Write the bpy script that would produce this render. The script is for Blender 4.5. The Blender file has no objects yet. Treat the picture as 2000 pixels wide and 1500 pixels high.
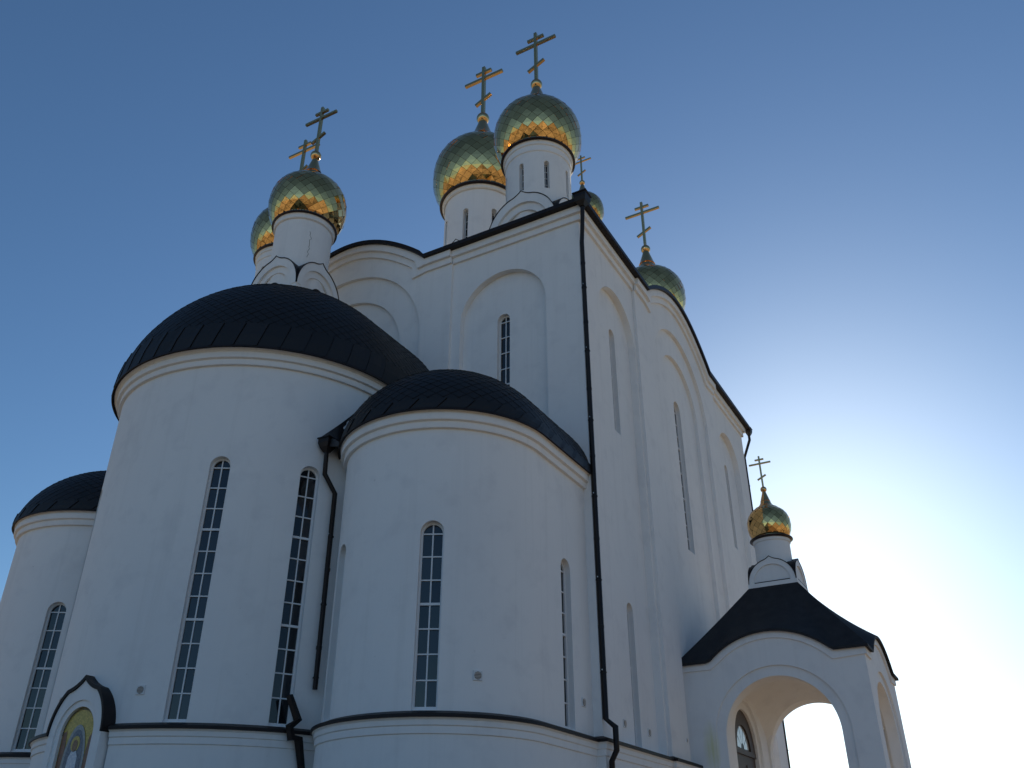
import bpy, bmesh, math, random
from mathutils import Vector, Matrix
random.seed(11)
PI = math.pi
sc = bpy.context.scene
COL = sc.collection
# ------------------------------------------------------------------ camera
cd = bpy.data.cameras.new('camera'); cam = bpy.data.objects.new('camera', cd); COL.objects.link(cam)
CAM = Vector((10.466, -23.800, 1.6))
cam.location = CAM
cam.rotation_euler = (math.radians(90 + 29.598), 0, math.radians(29.292))
cd.sensor_fit = 'HORIZONTAL'; cd.sensor_width = 36.0; cd.lens = 1711.26 / 2000 * 36.0
cd.clip_start = 0.1; cd.clip_end = 6000
sc.camera = cam
# ------------------------------------------------------------------ sky and sun
SUN_AZ, SUN_EL = math.radians(-9.3), math.radians(18.6)      # azimuth from +y towards +x
w = bpy.data.worlds.new('World'); sc.world = w; w.use_nodes = True
nt = w.node_tree
bg = nt.nodes['Background']
sky = nt.nodes.new('ShaderNodeTexSky'); sky.sky_type = 'NISHITA'; sky.sun_disc = False
sky.sun_elevation = SUN_EL; sky.sun_rotation = SUN_AZ
sky.altitude = 0; sky.air_density = 1.0; sky.dust_density = 0.44; sky.ozone_density = 5.2
wb = nt.nodes.new('ShaderNodeMix'); wb.data_type = 'RGBA'; wb.blend_type = 'MULTIPLY'; wb.inputs['Factor'].default_value = 1.0
wb.inputs['B'].default_value = (0.95, 1.01, 0.985, 1)          # white balance of the whole sky
nt.links.new(sky.outputs[0], wb.inputs['A']); nt.links.new(wb.outputs['Result'], bg.inputs['Color']); bg.inputs['Strength'].default_value = 0.1
sl = bpy.data.lights.new('sun', 'SUN'); so = bpy.data.objects.new('sun', sl); COL.objects.link(so)
sdir = Vector((math.sin(SUN_AZ) * math.cos(SUN_EL), math.cos(SUN_AZ) * math.cos(SUN_EL), math.sin(SUN_EL)))
so.rotation_euler = sdir.to_track_quat('Z', 'Y').to_euler(); so.location = (0, 60, 60)
sl.energy = 5.0; sl.angle = math.radians(0.53); sl.color = (1.0, 0.90, 0.76)
sc.view_settings.view_transform = 'Standard'; sc.view_settings.look = 'None'
sc.view_settings.gamma = 1.0; sc.view_settings.use_curve_mapping = False
sc.view_settings.exposure = 0.22

# ------------------------------------------------------------------ materials
def mat(name, col, rough=0.6, metal=0.0, var=0.0, vscale=1.0, bump=0.0, bscale=20.0, spec=0.5, col2=None, var_obj=0.0):
    m = bpy.data.materials.new(name); m.use_nodes = True
    n = m.node_tree.nodes; l = m.node_tree.links
    b = n['Principled BSDF']
    b.inputs['Roughness'].default_value = rough; b.inputs['Metallic'].default_value = metal
    b.inputs['Specular IOR Level'].default_value = spec
    b.inputs['Base Color'].default_value = (*col, 1)
    geo = n.new('ShaderNodeNewGeometry')
    last = None
    if var > 0 or col2:
        nz = n.new('ShaderNodeTexNoise'); nz.inputs['Scale'].default_value = vscale
        nz.inputs['Detail'].default_value = 6; nz.inputs['Roughness'].default_value = 0.6
        l.new(geo.outputs['Position'], nz.inputs['Vector'])
        mx = n.new('ShaderNodeMix'); mx.data_type = 'RGBA'
        c2 = col2 if col2 else tuple(max(0, c * (1 - var)) for c in col)
        mx.inputs['A'].default_value = (*col, 1); mx.inputs['B'].default_value = (*c2, 1)
        rp = n.new('ShaderNodeMapRange'); rp.inputs['From Min'].default_value = 0.35; rp.inputs['From Max'].default_value = 0.7
        l.new(nz.outputs['Fac'], rp.inputs['Value']); l.new(rp.outputs[0], mx.inputs['Factor'])
        last = mx.outputs['Result']
        l.new(last, b.inputs['Base Color'])
    if var_obj > 0:
        oi = n.new('ShaderNodeObjectInfo')
        hs = n.new('ShaderNodeHueSaturation')
        mr = n.new('ShaderNodeMapRange'); mr.inputs['To Min'].default_value = 1 - var_obj; mr.inputs['To Max'].default_value = 1 + var_obj * 0.4
        l.new(oi.outputs['Random'], mr.inputs['Value']); l.new(mr.outputs[0], hs.inputs['Value'])
        if last: l.new(last, hs.inputs['Color'])
        else: hs.inputs['Color'].default_value = (*col, 1)
        l.new(hs.outputs[0], b.inputs['Base Color'])
    if bump > 0:
        nb = n.new('ShaderNodeTexNoise'); nb.inputs['Scale'].default_value = bscale; nb.inputs['Detail'].default_value = 4
        l.new(geo.outputs['Position'], nb.inputs['Vector'])
        bp = n.new('ShaderNodeBump'); bp.inputs['Strength'].default_value = bump; bp.inputs['Distance'].default_value = 0.02
        l.new(nb.outputs['Fac'], bp.inputs['Height']); l.new(bp.outputs[0], b.inputs['Normal'])
    return m

def plaster():
    m = bpy.data.materials.new('white_plaster'); m.use_nodes = True
    n = m.node_tree.nodes; l = m.node_tree.links; b = n['Principled BSDF']
    b.inputs['Roughness'].default_value = 0.85; b.inputs['Specular IOR Level'].default_value = 0.25
    geo = n.new('ShaderNodeNewGeometry')
    def noise(scale, detail, vec=None, rough=0.6):
        z = n.new('ShaderNodeTexNoise'); z.inputs['Scale'].default_value = scale; z.inputs['Detail'].default_value = detail
        z.inputs['Roughness'].default_value = rough
        l.new(vec if vec else geo.outputs['Position'], z.inputs['Vector']); return z.outputs['Fac']
    def rng(v, a, b_, c, d):
        r = n.new('ShaderNodeMapRange'); l.new(v, r.inputs['Value'])
        r.inputs['From Min'].default_value = a; r.inputs['From Max'].default_value = b_
        r.inputs['To Min'].default_value = c; r.inputs['To Max'].default_value = d; return r.outputs[0]
    def mix(f, a, bcol):
        x = n.new('ShaderNodeMix'); x.data_type = 'RGBA'; l.new(f, x.inputs['Factor'])
        if isinstance(a, tuple): x.inputs['A'].default_value = (*a, 1)
        else: l.new(a, x.inputs['A'])
        x.inputs['B'].default_value = (*bcol, 1); return x.outputs['Result']
    base = mix(rng(noise(0.22, 5), 0.38, 0.68, 0, 1), (0.83, 0.825, 0.815), (0.785, 0.785, 0.785))
    # patches of repainting, weak
    base = mix(rng(noise(1.3, 3), 0.52, 0.72, 0, 0.5), base, (0.70, 0.70, 0.705))
    # vertical rain streaks
    mp = n.new('ShaderNodeMapping'); mp.inputs['Scale'].default_value = (3.2, 3.2, 0.12)
    l.new(geo.outputs['Position'], mp.inputs['Vector'])
    base = mix(rng(noise(1.0, 5, mp.outputs[0]), 0.53, 0.80, 0, 0.38), base, (0.65, 0.645, 0.635))
    # small dark specks
    base = mix(rng(noise(7.0, 2), 0.755, 0.79, 0, 0.35), base, (0.45, 0.44, 0.43))
    # one yellowish run on the porch wall
    mp2 = n.new('ShaderNodeMapping'); mp2.vector_type = 'POINT'
    mp2.inputs['Location'].default_value = (-0.72 / 0.33, -7.4 / 0.5, -5.5 / 1.0); mp2.inputs['Scale'].default_value = (1 / 0.33, 1 / 0.5, 1 / 1.0)
    l.new(geo.outputs['Position'], mp2.inputs['Vector'])
    ln = n.new('ShaderNodeVectorMath'); ln.operation = 'LENGTH'; l.new(mp2.outputs[0], ln.inputs[0])
    fall = rng(ln.outputs['Value'], 0.1, 1.0, 1, 0)
    mu = n.new('ShaderNodeMath'); mu.operation = 'MULTIPLY'; l.new(fall, mu.inputs[0])
    l.new(rng(noise(1.0, 5, mp.outputs[0]), 0.4, 0.65, 0.0, 1.0), mu.inputs[1])
    base = mix(mu.outputs[0], base, (0.62, 0.62, 0.22))
    l.new(base, b.inputs['Base Color'])
    bp = n.new('ShaderNodeBump'); bp.inputs['Strength'].default_value = 0.35; bp.inputs['Distance'].default_value = 0.015
    ad = n.new('ShaderNodeMath'); ad.operation = 'ADD'; l.new(noise(1.1, 3), ad.inputs[0])
    ml = n.new('ShaderNodeMath'); ml.operation = 'MULTIPLY'; ml.inputs[1].default_value = 0.18; l.new(noise(28, 3), ml.inputs[0]); l.new(ml.outputs[0], ad.inputs[1])
    l.new(ad.outputs[0], bp.inputs['Height']); l.new(bp.outputs[0], b.inputs['Normal'])
    return m
M_PL = plaster()
M_ROOF = mat('dark_roof_metal', (0.022, 0.023, 0.027), 0.42, 0.0, col2=(0.034, 0.033, 0.034), vscale=1.2, bump=0.12, bscale=5, spec=0.4)
M_SHEET = mat('dark_shingle_metal', (0.019, 0.0195, 0.022), 0.55, 0.0, var_obj=0.25, bump=0.15, bscale=4, spec=0.28)
M_FELT = mat('felt_roofing', (0.020, 0.021, 0.024), 0.8, 0.0, col2=(0.032, 0.032, 0.035), vscale=2.5, bump=0.35, bscale=40, spec=0.25)
M_TRIM = mat('brown_black_trim', (0.013, 0.010, 0.0105), 0.5, 0.0, col2=(0.021, 0.016, 0.016), vscale=2.0, bump=0.08, bscale=8, spec=0.22)
M_PIPE = mat('brown_pipe_paint', (0.011, 0.0085, 0.009), 0.45, 0.0, col2=(0.018, 0.014, 0.0135), vscale=1.5, bump=0.05, bscale=10, spec=0.25)
M_GOLD = mat('gilded_sheet', (0.82, 0.50, 0.19), 0.07, 1.0, bump=0.40, bscale=2.0, var_obj=0.26)
M_GOLDS = mat('gilded_smooth', (0.74, 0.45, 0.20), 0.14, 1.0, bump=0.06, bscale=5)
M_SEAM = mat('dark_seam', (0.06, 0.045, 0.02), 0.5, 0.6)
M_CROSS = mat('gilded_cross', (0.64, 0.43, 0.19), 0.26, 1.0, bump=0.015, bscale=4)
M_BAND = mat('brown_drum_flashing', (0.035, 0.022, 0.018), 0.35, 0.3, bump=0.05, bscale=8)
M_FRAME = mat('white_window_frame', (0.74, 0.75, 0.76), 0.4, bump=0.03, bscale=20)
M_GLASS = mat('dark_window_glass', (0.018, 0.022, 0.028), 0.05, 0.0, spec=0.55, var_obj=0.6, bump=0.03, bscale=1.6)
M_VENT = mat('white_plastic_vent', (0.68, 0.69, 0.70), 0.4)
M_VENTD = mat('vent_dark', (0.03, 0.03, 0.035), 0.6)
M_DOOR = mat('brown_wood', (0.055, 0.028, 0.018), 0.6, col2=(0.035, 0.018, 0.011), vscale=6, bump=0.2, bscale=25)
M_CRACK = mat('crack_dark', (0.22, 0.21, 0.20), 0.9)
M_BOLT = mat('zinc_bolt', (0.55, 0.55, 0.55), 0.35, 0.8)
M_STONE = mat("paving", (0.30, 0.195, 0.105), 0.85, col2=(0.21, 0.135, 0.07), vscale=0.5, bump=0.3, bscale=9)

# ------------------------------------------------------------------ helpers
WORLD = {}
def frame(o, u, v, wv):
    m = Matrix.Identity(4)
    for i, a in enumerate((u, v, wv)):
        for k in range(3): m[k][i] = a[k]
    for k in range(3): m[k][3] = o[k]
    return m
class MB:
    def __init__(s, M=None): s.v = []; s.f = []; s.M = M
    def add(s, vs, fs):
        b = len(s.v)
        for p in vs:
            p = Vector(p); s.v.append(tuple(s.M @ p) if s.M else tuple(p))
        for f in fs: s.f.append(tuple(b + i for i in f))
    def box(s, x0, x1, y0, y1, z0, z1):
        s.add([(x0, y0, z0), (x1, y0, z0), (x1, y1, z0), (x0, y1, z0), (x0, y0, z1), (x1, y0, z1), (x1, y1, z1), (x0, y1, z1)],
              [(0, 3, 2, 1), (4, 5, 6, 7), (0, 1, 5, 4), (1, 2, 6, 5), (2, 3, 7, 6), (3, 0, 4, 7)])
    def prism(s, poly, w0, w1, axis='y'):
        """polygon of (a, z) points, counter-clockwise seen from -axis, extruded along the axis"""
        n = len(poly)
        def P(a, z, q): return (a, q, z) if axis == 'y' else ((q, a, z) if axis == 'x' else (a, z, q))
        vs = [P(a, z, w0) for a, z in poly] + [P(a, z, w1) for a, z in poly]
        fs = [tuple(range(n)), tuple(range(2 * n - 1, n - 1, -1))]
        for i in range(n):
            j = (i + 1) % n; fs.append((i, n + i, n + j, j))
        s.add(vs, fs)
    def ring(s, outer, inner, w0, w1):
        """flat ring between two matching outlines in the (u, v) plane, w0 (back) to w1 (front), open ended"""
        n = len(outer)
        vs = [(a, z, w1) for a, z in outer] + [(a, z, w1) for a, z in inner] + [(a, z, w0) for a, z in outer] + [(a, z, w0) for a, z in inner]
        fs = []
        for i in range(n - 1):
            fs += [(i, i + 1, n + i + 1, n + i), (n + i, n + i + 1, 3 * n + i + 1, 3 * n + i), (i + 1, i, 2 * n + i, 2 * n + i + 1)]
        fs += [(0, n, 3 * n, 2 * n), (n - 1, 3 * n - 1, 4 * n - 1, 2 * n - 1)]
        s.add(vs, fs)
    def lathe(s, prof, cx, cy, seg=64, a0=0.0, a1=2 * PI, close=False):
        full = abs(a1 - a0 - 2 * PI) < 1e-6
        n = seg if full else seg + 1
        vs = []
        for r, z in prof:
            for i in range(n):
                a = a0 + (a1 - a0) * i / seg
                vs.append((cx + r * math.sin(a), cy - r * math.cos(a), z))
        fs = []
        for j in range(len(prof) - 1):
            for i in range(seg):
                k = (i + 1) % n
                fs.append((j * n + i, j * n + k, (j + 1) * n + k, (j + 1) * n + i))
        if close:
            fs.append(tuple(range(n - 1, -1, -1))); fs.append(tuple((len(prof) - 1) * n + i for i in range(n)))
        s.add(vs, fs)
    def tube(s, pts, r, seg=10, square=False):
        pts = [Vector(p) for p in pts]; N = len(pts)
        if square: seg = 4
        rings = []
        for i, p in enumerate(pts):
            d = (pts[min(i + 1, N - 1)] - pts[max(i - 1, 0)]).normalized()
            up = Vector((1, 0, 0)) if abs(d.z) > 0.55 else Vector((0, 0, 1))
            u = d.cross(up).normalized(); v = d.cross(u).normalized()
            k = 1.0
            if 0 < i < N - 1:
                c = (pts[i] - pts[i - 1]).normalized().dot((pts[i + 1] - pts[i]).normalized())
                k = min(1.35, 1 / max(0.5, math.cos(math.acos(max(-1, min(1, c))) / 2)))
            rr = r * k
            rings.append([p + (u * math.cos(2 * PI * (q + (0.5 if square else 0)) / seg) + v * math.sin(2 * PI * (q + (0.5 if square else 0)) / seg)) * rr * (1.2 if square else 1) for q in range(seg)])
        vs = [q for rg in rings for q in rg]; fs = []
        for i in range(N - 1):
            for q in range(seg):
                t = (q + 1) % seg
                fs.append((i * seg + q, i * seg + t, (i + 1) * seg + t, (i + 1) * seg + q))
        fs.append(tuple(range(seg - 1, -1, -1))); fs.append(tuple((N - 1) * seg + q for q in range(seg)))
        s.add(vs, fs)
    def mesh(s, name, fix=True):
        me = bpy.data.meshes.new(name); me.from_pydata(s.v, [], s.f); me.update()
        if fix:
            bm = bmesh.new(); bm.from_mesh(me); bmesh.ops.recalc_face_normals(bm, faces=bm.faces); bm.to_mesh(me); bm.free()
        return me
    def build(s, name, m, parent=None, smooth=None, fix=True, world=None):
        me = s.mesh(name, fix)
        return obj(name, me, m, parent, smooth, world)
def obj(name, me, m, parent=None, smooth=None, world=None):
    if m and not me.materials: me.materials.append(m)
    if smooth is not None:
        me.polygons.foreach_set('use_smooth', [True] * len(me.polygons))
        me.set_sharp_from_angle(angle=math.radians(smooth))
    o = bpy.data.objects.new(name, me); COL.objects.link(o)
    place(o, parent, world)
    return o
def place(o, parent, world=None):
    wm = world if world else Matrix.Identity(4)
    WORLD[o] = wm
    if parent:
        o.parent = parent; o.matrix_parent_inverse = WORLD[parent].inverted()
    o.matrix_basis = wm
def thing(name, label, cat, loc):
    e = bpy.data.objects.new(name, None); COL.objects.link(e); e.empty_display_size = 1
    place(e, None, Matrix.Translation(loc)); e['label'] = label; e['category'] = cat
    return e
def boolean(me, ops):
    tmp = []; a = bpy.data.objects.new('tmp_a', me); COL.objects.link(a)
    for cm, op in ops:
        b = bpy.data.objects.new('tmp_b', cm); COL.objects.link(b); tmp.append(b)
        md = a.modifiers.new('b', 'BOOLEAN'); md.operation = op; md.object = b; md.solver = 'EXACT'
    dg = bpy.context.evaluated_depsgraph_get(); dg.update()
    r = bpy.data.meshes.new_from_object(a.evaluated_get(dg))
    for o in [a] + tmp: bpy.data.objects.remove(o)
    return r
def arch_poly(hw, z0, ztop, n=14):
    """arched opening outline, counter-clockwise (a to the right, z up)"""
    sp = ztop - hw
    p = [(-hw, z0), (hw, z0)]
    for i in range(n + 1):
        a = PI * i / n; p.append((hw * math.cos(a), sp + hw * math.sin(a)))
    return p
def cutter(M, hw, z0, ztop, w0, w1, n=14):
    """arched prism in frame M: u right, v up, w out"""
    b = MB(M); pl = arch_poly(hw, z0, ztop, n); k = len(pl)
    b.add([(a, z, w0) for a, z in pl] + [(a, z, w1) for a, z in pl],
          [tuple(range(k - 1, -1, -1)), tuple(range(k, 2 * k))] + [(i, (i + 1) % k, k + (i + 1) % k, k + i) for i in range(k)])
    return b
def face_frame(o, wv):
    wv = Vector(wv).normalized(); v = Vector((0, 0, 1)); u = v.cross(wv)
    return frame(o, u, v, wv)

# ------------------------------------------------------------------ ground
g = MB(); 
g.add([(-3000, -3000, 0), (3000, -3000, 0), (3000, 3000, 0), (-3000, 3000, 0)], [(0, 1, 2, 3)])
def ground_mat():
    m = bpy.data.materials.new('ground_fields'); m.use_nodes = True
    n = m.node_tree.nodes; l = m.node_tree.links; b = n['Principled BSDF']; b.inputs['Roughness'].default_value = 0.95
    geo = n.new('ShaderNodeNewGeometry')
    z = n.new('ShaderNodeTexNoise'); z.inputs['Scale'].default_value = 0.04; z.inputs['Detail'].default_value = 8; z.inputs['Roughness'].default_value = 0.65
    l.new(geo.outputs['Position'], z.inputs['Vector'])
    r = n.new('ShaderNodeValToRGB'); l.new(z.outputs['Fac'], r.inputs['Fac'])
    e = r.color_ramp.elements
    e[0].position = 0.42; e[0].color = (0.035, 0.04, 0.018, 1); e[1].position = 0.60; e[1].color = (0.74, 0.57, 0.36, 1)
    k = e.new(0.47); k.color = (0.46, 0.36, 0.22, 1)
    l.new(r.outputs[0], b.inputs['Base Color'])
    return m
go = g.build('ground', ground_mat()); go['kind'] = 'structure'
pv = MB(); pv.box(-40, 26, -40, 46, -0.05, 0.03)
po = pv.build('forecourt_pavement', M_STONE); po['kind'] = 'structure'
# low rises all round, unseen, added for warm reflections in the domes, higher on the side behind the viewer, always under the lower edge of the picture in front
hl = MB(); NH, RH = 180, (260, 330, 420, 540, 700, 900)
vs = []
for j, R_ in enumerate(RH):
    for i in range(NH):
        a = 2 * PI * i / NH
        back = 0.5 - 0.5 * math.cos(a)                 # 0 towards +y, 1 towards -y
        n_ = math.sin(a * 5 + j * 1.3) * .35 + math.sin(a * 13 + j * 2.1) * .25 + math.sin(a * 31 + j) * .15
        h_ = R_ * (0.02 + 0.062 * back) * (0.75 + .5 * n_) * (0, .55, .85, 1.0, .9, .5)[j]
        vs.append((R_ * math.sin(a), R_ * math.cos(a), max(0, h_) - (.5 if j == 0 else 0)))
hl.add(vs, [(j * NH + i, j * NH + (i + 1) % NH, (j + 1) * NH + (i + 1) % NH, (j + 1) * NH + i) for j in range(len(RH) - 1) for i in range(NH)])
ho = hl.build('added_hills', go.data.materials[0], smooth=60); ho['kind'] = 'structure'

# ------------------------------------------------------------------ church shell
EW, SL = 22.2, 21.3          # east width (x from -EW to 0), south length (y from 0 to SL)
AX, AY = -11.1, 10.5         # axes
church = thing('church', 'white plastered church with gilded onion domes, dark apse roofs and tall narrow windows', 'church', (AX, AY, 0))
ZC = 24.0
def gable_path(c, hw, rise, s0, s1, n=28):
    """(s, z) along the top of a facade from s0 to s1 with a curved gable centred on c"""
    p = [(s0, ZC)]
    for i in range(n + 1):
        t = -1 + 2 * i / n
        p.append((c + (hw * t if s1 > s0 else -hw * t), ZC + rise * max(0.0, math.cos(PI * t / 2)) ** 0.9))
    p.append((s1, ZC))
    return p
E_HW, E_RISE, S_HW, S_RISE = 4.25, 2.1, 4.2, 1.75
RE0, RE1 = -16.6, -5.6        # east risalit in x
RS0, RS1 = 5.2, 15.8          # south risalit in y
RP = 0.12                     # risalit projection
blk = MB(); blk.box(-EW, 0, 0, SL, 0, ZC)
pa = MB(); pa.prism([(RE0, 0), (RE1, 0), (RE1, ZC - .004)] + [(x, z - .004) for x, z in gable_path(AX, E_HW, E_RISE, RE1, RE0)[1:-1]] + [(RE0, ZC - .004)], -RP, SL + RP, 'y')
pb = MB(); pb.prism([(RS1, 0), (RS0, 0), (RS0, ZC - .008)] + [(y, z - .008) for y, z in gable_path(AY, S_HW, S_RISE, RS0, RS1)[1:-1]] + [(RS1, ZC - .008)], -EW - RP, RP, 'x')
FE = lambda x, y=0.0: face_frame((x, y, 0), (0, -1, 0))     # frame on the east facade
FS = lambda y, x=0.0: face_frame((x, y, 0), (1, 0, 0))      # frame on the south facade
ops = [(pa.mesh('t'), 'UNION'), (pb.mesh('t'), 'UNION')]
RD = 0.27
ZP = 5.08                     # top of the plinth
SPR = 20.4
cut = []
cut.append(cutter(FE(-3.32), 1.87, ZP, SPR + 1.87, -RD, 1, 40))
cut.append(cutter(FE(-EW + 3.32), 1.87, ZP, SPR + 1.87, -RD, 1, 40))
cut.append(cutter(FE(AX), 4.08, 12, SPR + 4.08, RP - .16, 1, 56))
cut.append(cutter(FE(AX), 3.0, 12, SPR + 2.9, RP - .32, 0.9, 48))
cut.append(cutter(FS(3.25), 1.78, ZP, SPR + 1.7, -RD, 1, 40))
cut.append(cutter(FS(18.0), 1.78, ZP, SPR + 1.7, -RD, 1, 40))
cut.append(cutter(FS(AY), 3.55, ZP, SPR + 3.55, RP - .16, 1, 56))
cut.append(cutter(FS(AY), 2.45, ZP, SPR + 2.35, RP - .32, 0.9, 48))
WINS = []      # (frame, hw, z0, ztop, groups)
def opening(F, hw, z0, zt, wback, groups, depth=0.31, wfront=0.8):
    WINS.append((F, hw, z0, zt, wback - depth, groups))
    return cutter(F, hw, z0, zt, wback - depth, wfront, 14)
cut.append(opening(FE(-3.4), 0.27, 14.6, 20.45, -RD, (4, 4)))
cut.append(opening(FE(-EW + 3.4), 0.27, 14.6, 20.45, -RD, (4, 4)))
for y in (3.3, 18.05):
    cut.append(opening(FS(y), 0.27, 15.95, 20.45, -RD, (3, 4)))
    cut.append(opening(FS(y), 0.27, ZP + .03, 9.65, -RD, (3, 4)))
cut.append(opening(FS(AY), 0.42, 13.5, 20.6, RP - .32, (3, 4, 4)))
me = boolean(blk.mesh('t'), ops + [(c.mesh('t'), 'DIFFERENCE') for c in cut])
wall = obj('wall', me, None, church); me.materials.clear(); me.materials.append(M_PL)

# plinth, cornice and coping round the block
def strip(path, d0, d1, mapf, w0, w1):
    """band between normal offsets d0..d1 of a 2-D path (s, z), from w0 to w1 outward; mapf(s, z, w) -> xyz"""
    n = len(path); nn = []
    for i in range(n):
        a = Vector(path[max(i - 1, 0)]); b = Vector(path[min(i + 1, n - 1)])
        t = (b - a).normalized(); nv = Vector((-t.y, t.x))
        if nv.y < 0: nv = -nv
        if i in (0, n - 1): nv = Vector((0, 1))
        k = 1.0
        if 0 < i < n - 1:
            t1 = (Vector(path[i]) - a).normalized(); k = 1 / max(0.6, abs(t1.dot(t)))
        nn.append(nv * k)
    lo = [(path[i][0] + nn[i].x * d0, path[i][1] + nn[i].y * d0) for i in range(n)]
    hi = [(path[i][0] + nn[i].x * d1, path[i][1] + nn[i].y * d1) for i in range(n)]
    vs = [mapf(a, z, w1) for a, z in lo] + [mapf(a, z, w1) for a, z in hi] + [mapf(a, z, w0) for a, z in lo] + [mapf(a, z, w0) for a, z in hi]
    fs = []
    for i in range(n - 1):
        fs += [(i, i + 1, n + i + 1, n + i), (2 * n + i + 1, 2 * n + i, 3 * n + i, 3 * n + i + 1),
               (n + i, n + i + 1, 3 * n + i + 1, 3 * n + i), (i + 1, i, 2 * n + i, 2 * n + i + 1)]
    fs += [(0, n, 3 * n, 2 * n), (n - 1, 3 * n - 1, 4 * n - 1, 2 * n - 1)]
    return vs, fs
def clip_path(path, a, b):
    lo, hi = min(a, b), max(a, b)
    out = []
    for (s0, z0), (s1, z1) in zip(path[:-1], path[1:]):
        for s, z in ((s0, z0), (s1, z1)):
            if lo - 1e-6 <= s <= hi + 1e-6 and (not out or abs(out[-1][0] - s) > 1e-6): out.append((s, z))
        for c in (a, b):
            if min(s0, s1) < c < max(s0, s1):
                q = (c, z0 + (z1 - z0) * (c - s0) / (s1 - s0))
                if all(abs(q[0] - o[0]) > 1e-6 for o in out): out.append(q)
    out.sort(key=lambda q: q[0], reverse=(path[-1][0] < path[0][0]))
    return out
CO = 0.46       # coping overhang from the block faces
mapE = lambda s, z, q: (s, -q, z)
mapS = lambda s, z, q: (q, s, z)
mapN = lambda s, z, q: (-EW - q, s, z)
mapW = lambda s, z, q: (s, SL + q, z)
cop = MB(); cor = MB()
for mp, pth, r0, r1, L in ((mapE, gable_path(AX, E_HW, E_RISE, CO, -EW - CO), RE0, RE1, 'e'), (mapS, gable_path(AY, S_HW, S_RISE, 0.3, SL - .3), RS0, RS1, 's'),
                       (mapN, gable_path(AY, S_HW, S_RISE, 0.3, SL - .3), RS0, RS1, 'n'), (mapW, gable_path(AX, E_HW, E_RISE, CO, -EW - CO), RE0, RE1, 'w')):
    cop.add(*strip(pth, 0.0, 0.17, mp, -0.3, CO))
    s_lo, s_hi = min(pth[0][0], pth[-1][0]), max(pth[0][0], pth[-1][0])
    for a, b, base in ((s_lo, r0, 0), (r0, r1, RP), (r1, s_hi, 0)):
        for d0, d1, out in ((-0.30, -0.003, 0.22), (-0.58, -0.30, 0.10)):
            aa, bb = a, b
            if L in 'ew':
                if a == s_lo: aa = -EW - out
                if b == s_hi: bb = out
            else:
                if a == s_lo: aa = 0.003
                if b == s_hi: bb = SL - .003
            ext = list(pth)
            p2 = [q for q in ext]
            p2[0] = (min(p2[0][0], aa) if p2[0][0] < p2[-1][0] else max(p2[0][0], bb), ZC)
            p2[-1] = (max(p2[-1][0], bb) if p2[0][0] < p2[-1][0] else min(p2[-1][0], aa), ZC)
            cp = clip_path(p2, aa, bb)
            cor.add(*strip(cp, d0, d1, mp, -0.05, base + out))
cop.build('parapet_coping', M_TRIM, church, smooth=30)
cor.build('cornice', M_PL, church, smooth=30)
# roof sheets behind the coping
rf = MB()
px = gable_path(AX, E_HW, E_RISE, RE1, RE0)
rf.add(*strip(px, 0.03, 0.06, lambda s, z, q: (s, q, z), 0.05, SL - .05))
py = gable_path(AY, S_HW, S_RISE, RS0, RS1)
rf.add(*strip(py, 0.035, 0.065, lambda s, z, q: (q, s, z), -EW + .05, -.05))
rf.box(-EW + .25, -.25, .25, SL - .25, ZC - .02, ZC + .02)
rf.build('main_roof', M_ROOF, church, smooth=30)

def plan_sweep(path, section, closed=False):
    """sweep an (out, z) section along a plan path [(x, y)], outward to the right of travel"""
    n = len(path); k = len(section); vs = []
    for i in range(n):
        p = Vector(path[i])
        a = Vector(path[i - 1]) if (i > 0 or closed) else None
        b = Vector(path[(i + 1) % n]) if (i < n - 1 or closed) else None
        ts = []
        if a is not None: ts.append((p - a).normalized())
        if b is not None: ts.append((b - p).normalized())
        ns = [Vector((t.y, -t.x)) for t in ts]
        nv = sum(ns, Vector((0, 0)))
        if nv.length < 1e-6: nv = ns[0]
        nv.normalize(); sc_ = 1 / max(0.35, nv.dot(ns[0]))
        for o, z in section: vs.append((p.x + nv.x * o * sc_, p.y + nv.y * o * sc_, z))
    fs = []
    for i in range(n if closed else n - 1):
        j = (i + 1) % n
        for q in range(k - 1): fs.append((i * k + q, j * k + q, j * k + q + 1, i * k + q + 1))
    return vs, fs
def plinth_sections(dz=0.0):
    flash = [(-.02, ZP + .02 + dz), (.02, ZP + .02 + dz), (.25, ZP - .07 + dz), (.255, ZP - .15 + dz), (.2, ZP - .15 + dz), (.2, ZP - .10 + dz)]
    mould = [(.205, ZP - .10 + dz), (.205, ZP - .16 + dz), (.16, ZP - .2 + dz), (.16, ZP - .31 + dz), (.125, ZP - .335 + dz), (.125, ZP - .49 + dz), (.085, ZP - .51 + dz), (.085, 0)]
    return flash, mould
# main block outline (clockwise seen from above so that outside is on the right): start on the north-west corner
out = [(-EW, SL), (-EW, RS1), (-EW - RP, RS1), (-EW - RP, RS0), (-EW, RS0), (-EW, 0), (RE0, 0), (RE0, -RP), (RE1, -RP), (RE1, 0), (0, 0), (0, RS0), (RP, RS0), (RP, RS1), (0, RS1), (0, SL),
       (RE1, SL), (RE1, SL + RP), (RE0, SL + RP), (RE0, SL)]
fl, mo = plinth_sections()
b = MB(); b.add(*plan_sweep(out, mo, True)); b.build('plinth', M_PL, church)
b = MB(); b.add(*plan_sweep(out, fl, True)); b.build('plinth_flashing', M_TRIM, church)

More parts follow.
